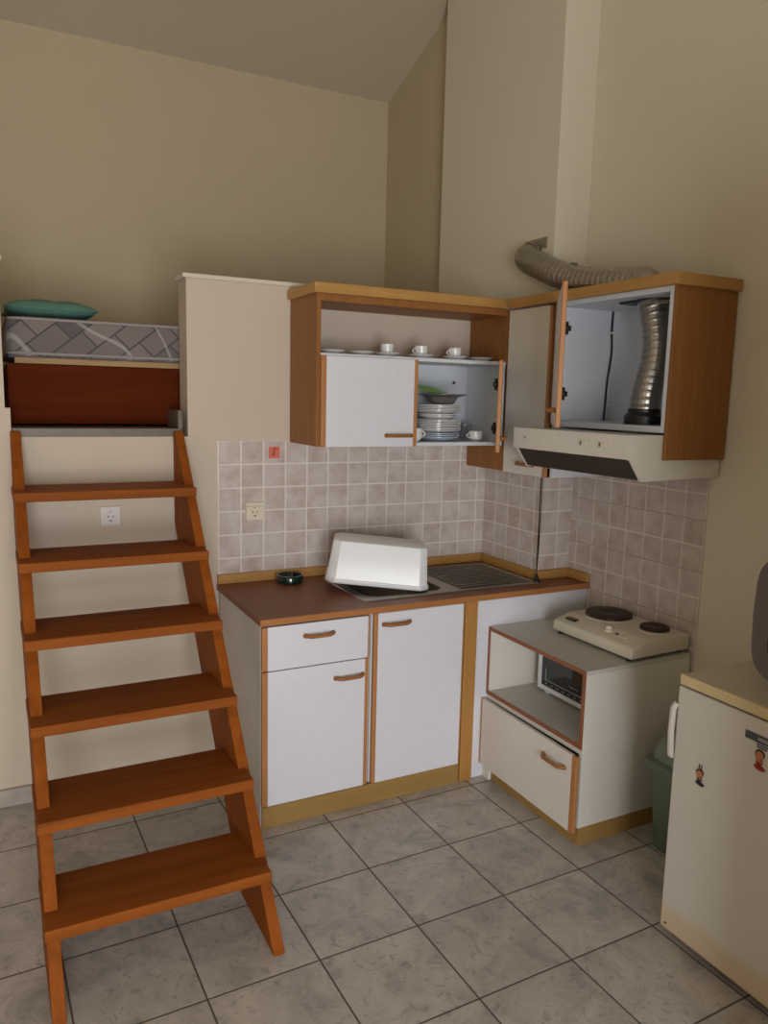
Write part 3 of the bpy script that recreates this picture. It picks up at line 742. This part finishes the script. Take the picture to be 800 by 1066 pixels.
# ------------------------------------------------------------------ fridge
t = thing('small_fridge', 'low cream fridge with worktop lid at the right edge', 'fridge', (-.13, -1.95, 0))
XF, YF0, YF1 = -.428, -1.660, -2.215
b = MB(); b.box(-.370, .165, YF1, YF0-.003, .012, .815, .004, 2); obj('housing', b, 'fridge', t)
d = obj('door', MB().box(XF, -.375, YF1, YF0, .025, .806, .006, 2), 'fridgedoor', t)
obj('door_screw', MB().lathe([(0, -.001), (.004, -.001), (.004, .001), (0, .001)], (XF, YF0-.022, .045), 10, 'x'), 'dark', d)
b = MB(); b.tube([(XF-.004, YF0-.002, .585), (XF-.010, YF0+.002, .588), (XF-.013, YF0+.004, .66), (XF-.011, YF0+.003, .735), (XF-.003, YF0-.002, .752)], .0095, 12)
obj('handle', b, 'socketw', d, True)
bd = obj('badge', MB().box(XF-.0015, XF+.001, -2.06, -1.895, .742, .764, .0005), 'badge', d)
obj('badge_print', MB().box(XF-.0022, XF-.001, -2.02, -1.935, .748, .758, 0), 'silver', bd)
obj('worktop_lid', MB().box(XF+.004, .170, YF1-.01, YF0-.010, .818, .845, .003), 'fridgetop', t)
obj('lid_edge', MB().box(XF-.006, XF+.004, YF1-.01, YF0-.008, .814, .846, .003, 2), 'fridgeband', t)
obj('base_strip', MB().box(-.38, -.372, YF1+.01, YF0-.01, .002, .022, 0), 'black', t)
for y in (YF0-.05, YF1+.05):
    for x in (-.34, .13): obj('foot', MB().lathe([(0, 0), (.018, 0), (.018, .013), (0, .013)], (x, y, 0), 14), 'black', t)

# magnets: two small plain figures
def magnet(y, z, s, shirt, lab, stripes=False):
    t = thing('fridge_magnet', lab, 'magnet', (XF-.001, y, z-.03*s))
    X = XF-.0005
    def disc(r1, r2, cy, cz, m, nm, rot=0, d=0):
        b = MB(); bb = bmesh.new(); n = 20
        f_ = [bb.verts.new((X-.003-d, cy+r1*math.cos(2*PI*k/n)*math.cos(rot)-r2*math.sin(2*PI*k/n)*math.sin(rot), cz+r1*math.cos(2*PI*k/n)*math.sin(rot)+r2*math.sin(2*PI*k/n)*math.cos(rot))) for k in range(n)]
        g_ = [bb.verts.new((X, v.co.y, v.co.z)) for v in f_]
        bb.faces.new(f_); bb.faces.new(g_[::-1])
        for k in range(n): bb.faces.new((f_[k], g_[k], g_[(k+1) % n], f_[(k+1) % n]))
        bmesh.ops.recalc_face_normals(bb, faces=bb.faces[:]); b._merge(bb); return obj(nm, b, m, t)
    disc(.0125*s, .012*s, y, z+.008*s, 'hair', 'hair')
    disc(.0105*s, .0095*s, y-.001, z+.006*s, 'skin', 'face', 0, .0008)
    disc(.008*s, .010*s, y, z-.010*s, shirt, 'body')
    disc(.010*s, .0028*s, y+.001, z-.006*s, 'skin', 'arms', .4, .0008)
    disc(.015*s, .006*s, y-.002, z-.024*s, shirt if stripes else 'hair', 'feet', .15)
    if stripes:
        for k in range(3):
            obj('stripe', MB().box(X-.002, X, y-.020, y+.012, z+.026+.007*k, z+.029+.007*k, 0), 'navy', t)
    else:
        for k in (-1, 1): obj('hair_wisp', MB().box(X-.002, X, y+.004*k-.001, y+.004*k+.001, z+.020, z+.034, 0), 'hair', t)
magnet(-1.762, .567, 1.0, 'navy', 'small magnet of a brown-haired figure in dark clothes on the fridge door')
magnet(-1.945, .703, 1.15, 'shirt', 'small magnet of a figure in red clothes below the fridge badge', True)

# television
t = thing('television', 'grey violet tube television standing on the fridge', 'television', (-.1, -2.05, .846))
def tvring(x, k, zc=1.055, yc=-2.082, hw=.262, hh=.186):
    pts = []
    for i in range(48):
        a = 2*PI*i/48; c, s = math.cos(a), math.sin(a)
        e = .34; y = yc+hw*k*(abs(c)**e)*(1 if c > 0 else -1); z = zc+hh*k*(abs(s)**e)*(1 if s > 0 else -1)
        y += .012*k*(1-((z-zc)/hh)**2)*(1 if c > 0 else -1)
        pts.append((x, y, z))
    return pts
b = MB(); b.loft([tvring(-.330, .93), tvring(-.335, .975), tvring(-.315, 1.0), tvring(-.25, 1.0), tvring(-.20, .96), tvring(.0, .75), tvring(.14, .6)], True); obj('housing', b, 'tv', t, True)
b = MB(); b.loft([tvring(-.332, .80), tvring(-.338, .78), tvring(-.343, .6), tvring(-.345, .3)], True); obj('screen', b, 'screen', t, True)
b = MB()
b.box(-.30, -.06, -2.28, -1.92, .8465, .890, .01, 2)
obj('stand', b, 'tv', t, True)

# ------------------------------------------------------------------ waste bin
t = thing('swing_bin', 'green plastic swing-top bin between the low cabinet and the fridge', 'bin', (.02, -1.43, 0))
b = MB(); b.loft([rrect(-.085, .125, -1.565, -1.300, .03, .0), rrect(-.090, .130, -1.57, -1.295, .03, .006), rrect(-.112, .148, -1.590, -1.275, .035, .31), rrect(-.128, .160, -1.605, -1.258, .035, .312), rrect(-.128, .160, -1.605, -1.258, .035, .345), rrect(-.116, .150, -1.595, -1.268, .03, .350)], True); obj('body', b, 'bin', t, True, angle=40)
b = MB(); rings = []
for k in range(9):
    a = PI/2*k/8; i = .115*(1-math.cos(a)); rings.append(rrect(-.106+i, .142-i, -1.585+i*.55, -1.276-i*.55, .03*(1-.7*k/8)+.003, .345+.115*math.sin(a)))
b.loft(rings, True); obj('swing_lid', b, 'binlid', t, True, angle=50)

# ------------------------------------------------------------------ sockets and sticker
def socket(x, z, s, mat, lab):
    t = thing('wall_socket', lab, 'socket', (x, 0, z)); y0 = 0 if x > -1.367 else ZC
    obj('cover_plate', MB().box(x-s/2, x+s/2, y0-.009, y0-.0002, z-s/2, z+s/2, .002, 2), mat, t)
    obj('socket_well', MB().lathe([(.0215, 0), (.0215, .003), (.0195, .003), (.0195, .0008), (0, .0008)], (x, y0-.0115, z-.002), 28, 'y'), mat, t, True)
    for k in (-1, 1): obj('contact_hole', MB().lathe([(0, 0), (.003, 0), (.003, .0012), (0, .0012)], (x+.0095*k, y0-.012, z-.002), 12, 'y'), 'black', t)
    obj('contact_hole', MB().box(x-.004, x+.004, y0-.0125, y0-.011, z-.021, z-.016, 0), 'black', t)
    obj('contact_hole', MB().box(x-.002, x+.002, y0-.0125, y0-.011, z+.014, z+.018, 0), 'dark', t)
    return t
t = socket(-1.206, 1.132, .077, 'socket', 'ivory wall socket on the tiled wall above the worktop')
obj('name_strip', MB().box(-1.243, -1.169, -.0103, -.009, 1.154, 1.155, 0), 'dark', t)
socket(-1.801, 1.140, .077, 'socketw', 'pale wall socket on the plaster behind the ladder')
t = thing('red_sticker', 'small square red sticker on the tiles left of the wall cabinet', 'sticker', (-1.116, 0, 1.36))
obj('label_square', MB().box(-1.141, -1.092, -.0015, -.0002, 1.360, 1.411, 0), 'red', t)
b = MB(); b.box(-1.120, -1.114, -.0022, -.0014, 1.378, 1.402, 0); b.box(-1.120, -1.102, -.0022, -.0014, 1.400, 1.404, 0); b.box(-1.128, -1.114, -.0022, -.0014, 1.372, 1.377, 0)
obj('printed_mark', b, 'redd', t)

# ------------------------------------------------------------------ crockery
ZSH = ZS+.0163
SP = [(.024, 0), (.030, .0), (.030, .003), (.054, .014), (.058, .018), (.055, .018), (.030, .006), (0, .005)]
def saucer_profile(s): return [(0, .001)]+[(r*s, z*s) for r, z in SP]
s0 = obj('saucer', MB().lathe(saucer_profile(1.), (-.935, -.20, ZSH), 36), 'china', None, True)
SX = [(-.935, 'white saucer at the left end of the open shelf, no cup'), (-.802, 'white saucer without a cup, second from the left on the shelf'),
      (-.679, 'white saucer under the leftmost espresso cup'), (-.510, 'white saucer under the middle espresso cup'),
      (-.336, 'white saucer under the rightmost espresso cup'), (-.196, 'white saucer at the right end of the open shelf, no cup')]
for i, (x, lab) in enumerate(SX):
    o = s0 if i == 0 else s0.copy()
    if i: C.objects.link(o)
    o.location = (x, -.20, ZSH); tag(o, lab, 'saucer', 'saucers on the open shelf')
CP = [(0, .003), (.014, 0), (.017, 0), (.019, .004), (.027, .010), (.029, .022), (.0295, .048), (.028, .048), (.0275, .022), (.017, .010), (0, .008)]
def cup(x, y, z, lab, group, s=1., ha=PI, mat='china', handle=True):
    c = obj('espresso_cup', MB().lathe([(r*s, q*s) for r, q in CP], (x, y, z), 32), mat, None, True)
    if handle:
        pts = [(x+math.cos(ha)*s*(.027+.017*math.sin(PI*k/10)), y+math.sin(ha)*s*(.027+.017*math.sin(PI*k/10)), z+s*(.040-.026*k/10)) for k in range(11)]
        obj('handle', MB().tube(pts, .0028*s, 8), mat, c, True)
    tag(c, lab, 'cup', group); return c
cup(-.679, -.20, ZSH+.0062, 'leftmost white espresso cup on the open shelf', 'espresso cups on the open shelf', 1., PI*.5)
cup(-.510, -.20, ZSH+.0062, 'middle white espresso cup on the open shelf', 'espresso cups on the open shelf', 1., PI*1.02)
cup(-.336, -.20, ZSH+.0062, 'rightmost white espresso cup on the open shelf', 'espresso cups on the open shelf', 1., PI*1.02)
# plate pile in the open cupboard
z = ZB+.0165
cxp, cyp = -.400, -.170
def plate_profile(r, h): return [(0, .001), (r*.55, 0), (r*.6, .0), (r*.72, h*.35), (r, h), (r, h+.0022), (r*.72, h*.35+.0035), (r*.55, .0035), (0, .0035)]
def pile(n, r, h, step, mat, name, labf, cat, group, z):
    p = obj(name, MB().lathe(plate_profile(r, h), (0, 0, 0), 48), mat, None, True)
    for k in range(n):
        o = p if k == 0 else p.copy()
        if k: C.objects.link(o)
        o.location = (cxp+random.uniform(-.003, .003), cyp+random.uniform(-.003, .003), z); tag(o, labf(k), cat, group); z += step
    return z
rank = ['bottom', 'second', 'third', 'fourth', 'fifth', 'sixth', 'seventh', 'eighth']
z = pile(3, .104, .018, .0085, 'bluechina', 'soup_plate', lambda k: 'pale soup plate in the cupboard pile, %s of the deep ones at its foot' % rank[k], 'plate', 'soup plates at the foot of the pile', z)
z += .010
z = pile(8, .112, .014, .0065, 'china', 'dinner_plate', lambda k: 'white dinner plate in the lower run of the cupboard pile, %s from below' % rank[k], 'plate', 'dinner plates in the lower run of the pile', z)
z += .004
z = pile(2, .088, .020, .008, 'china', 'deep_dish', lambda k: 'smaller deep white dish midway up the cupboard pile, %s one' % ('lower', 'upper')[k], 'dish', 'deep dishes in the plate pile', z)
z += .012
z = pile(5, .108, .014, .0065, 'china', 'side_plate', lambda k: 'white plate in the upper run of the cupboard pile, %s from below' % rank[k], 'plate', 'white plates in the upper run of the pile', z)
z += .013
b = MB(); b.lathe([(0, .001), (.045, 0), (.055, .004), (.07, .03), (.112, .042), (.112, .045), (.066, .034), (.048, .006), (0, .005)], (cxp+.012, cyp-.02, z), 44)
tag(obj('grey_bowl', b, 'greychina', None, True), 'wide-rimmed dark grey bowl on top of the plate pile', 'bowl')
Tt = Matrix.Translation((cxp-.03, cyp+.035, z+.056)) @ Matrix.Rotation(.16, 4, 'Y') @ Matrix.Rotation(.10, 4, 'X')
tag(obj('green_plate', MB(Tt).lathe([(0, .02), (.05, .018), (.10, 0), (.102, .002), (.05, .021), (0, .023)], (0, 0, 0), 40), 'greenpl', None, True), 'green plastic plate turned upside down on top of the pile', 'plate')
cup(-.222, -.222, ZB+.0166, 'white teacup on the cupboard floor right of the plate pile', None, 1.0, PI*1.0)
c = [o for o in C.objects if o.name.startswith('espresso_cup')][-1]; c.name = 'teacup'; c.scale = (1.1, 1.1, .95)
c = cup(-.560, -.245, ZB+.0166, 'white mug half hidden behind the closed cupboard door', None, 1.25, 0.0); c.name = 'mug'
b = MB(); b.lathe([(0, .002), (.022, .0), (.026, .002), (.033, .075), (.031, .075), (.024, .008), (0, .008)], (-.205, -.105, ZB+.0166), 32)
tag(obj('drinking_glass', b, 'glass', None, True), 'clear drinking glass behind the teacup in the open cupboard', 'glass')

# ------------------------------------------------------------------ light
def area(name, loc, rot, sx, sy, power, col):
    l = bpy.data.lights.new(name, 'AREA'); l.shape = 'RECTANGLE'; l.size = sx; l.size_y = sy; l.energy = power; l.color = col
    o = bpy.data.objects.new(name, l); C.objects.link(o); o.location = loc; o.rotation_euler = rot; return o
area('balcony_daylight', ((WX0+WX1)/2, YF-.2, 1.0), (PI/2, 0, 0), 1.7, 1.9, 151, (.93, .96, 1.0))
w = bpy.data.worlds.new('world'); bpy.context.scene.world = w; w.use_nodes = True
bg = w.node_tree.nodes['Background']; bg.inputs[0].default_value = (.75, .85, 1, 1); bg.inputs[1].default_value = .6

sc = bpy.context.scene
sc.view_settings.view_transform = 'Standard'; sc.view_settings.look = 'None'; sc.view_settings.gamma = 1; sc.view_settings.exposure = 0
sc.view_settings.use_curve_mapping = False
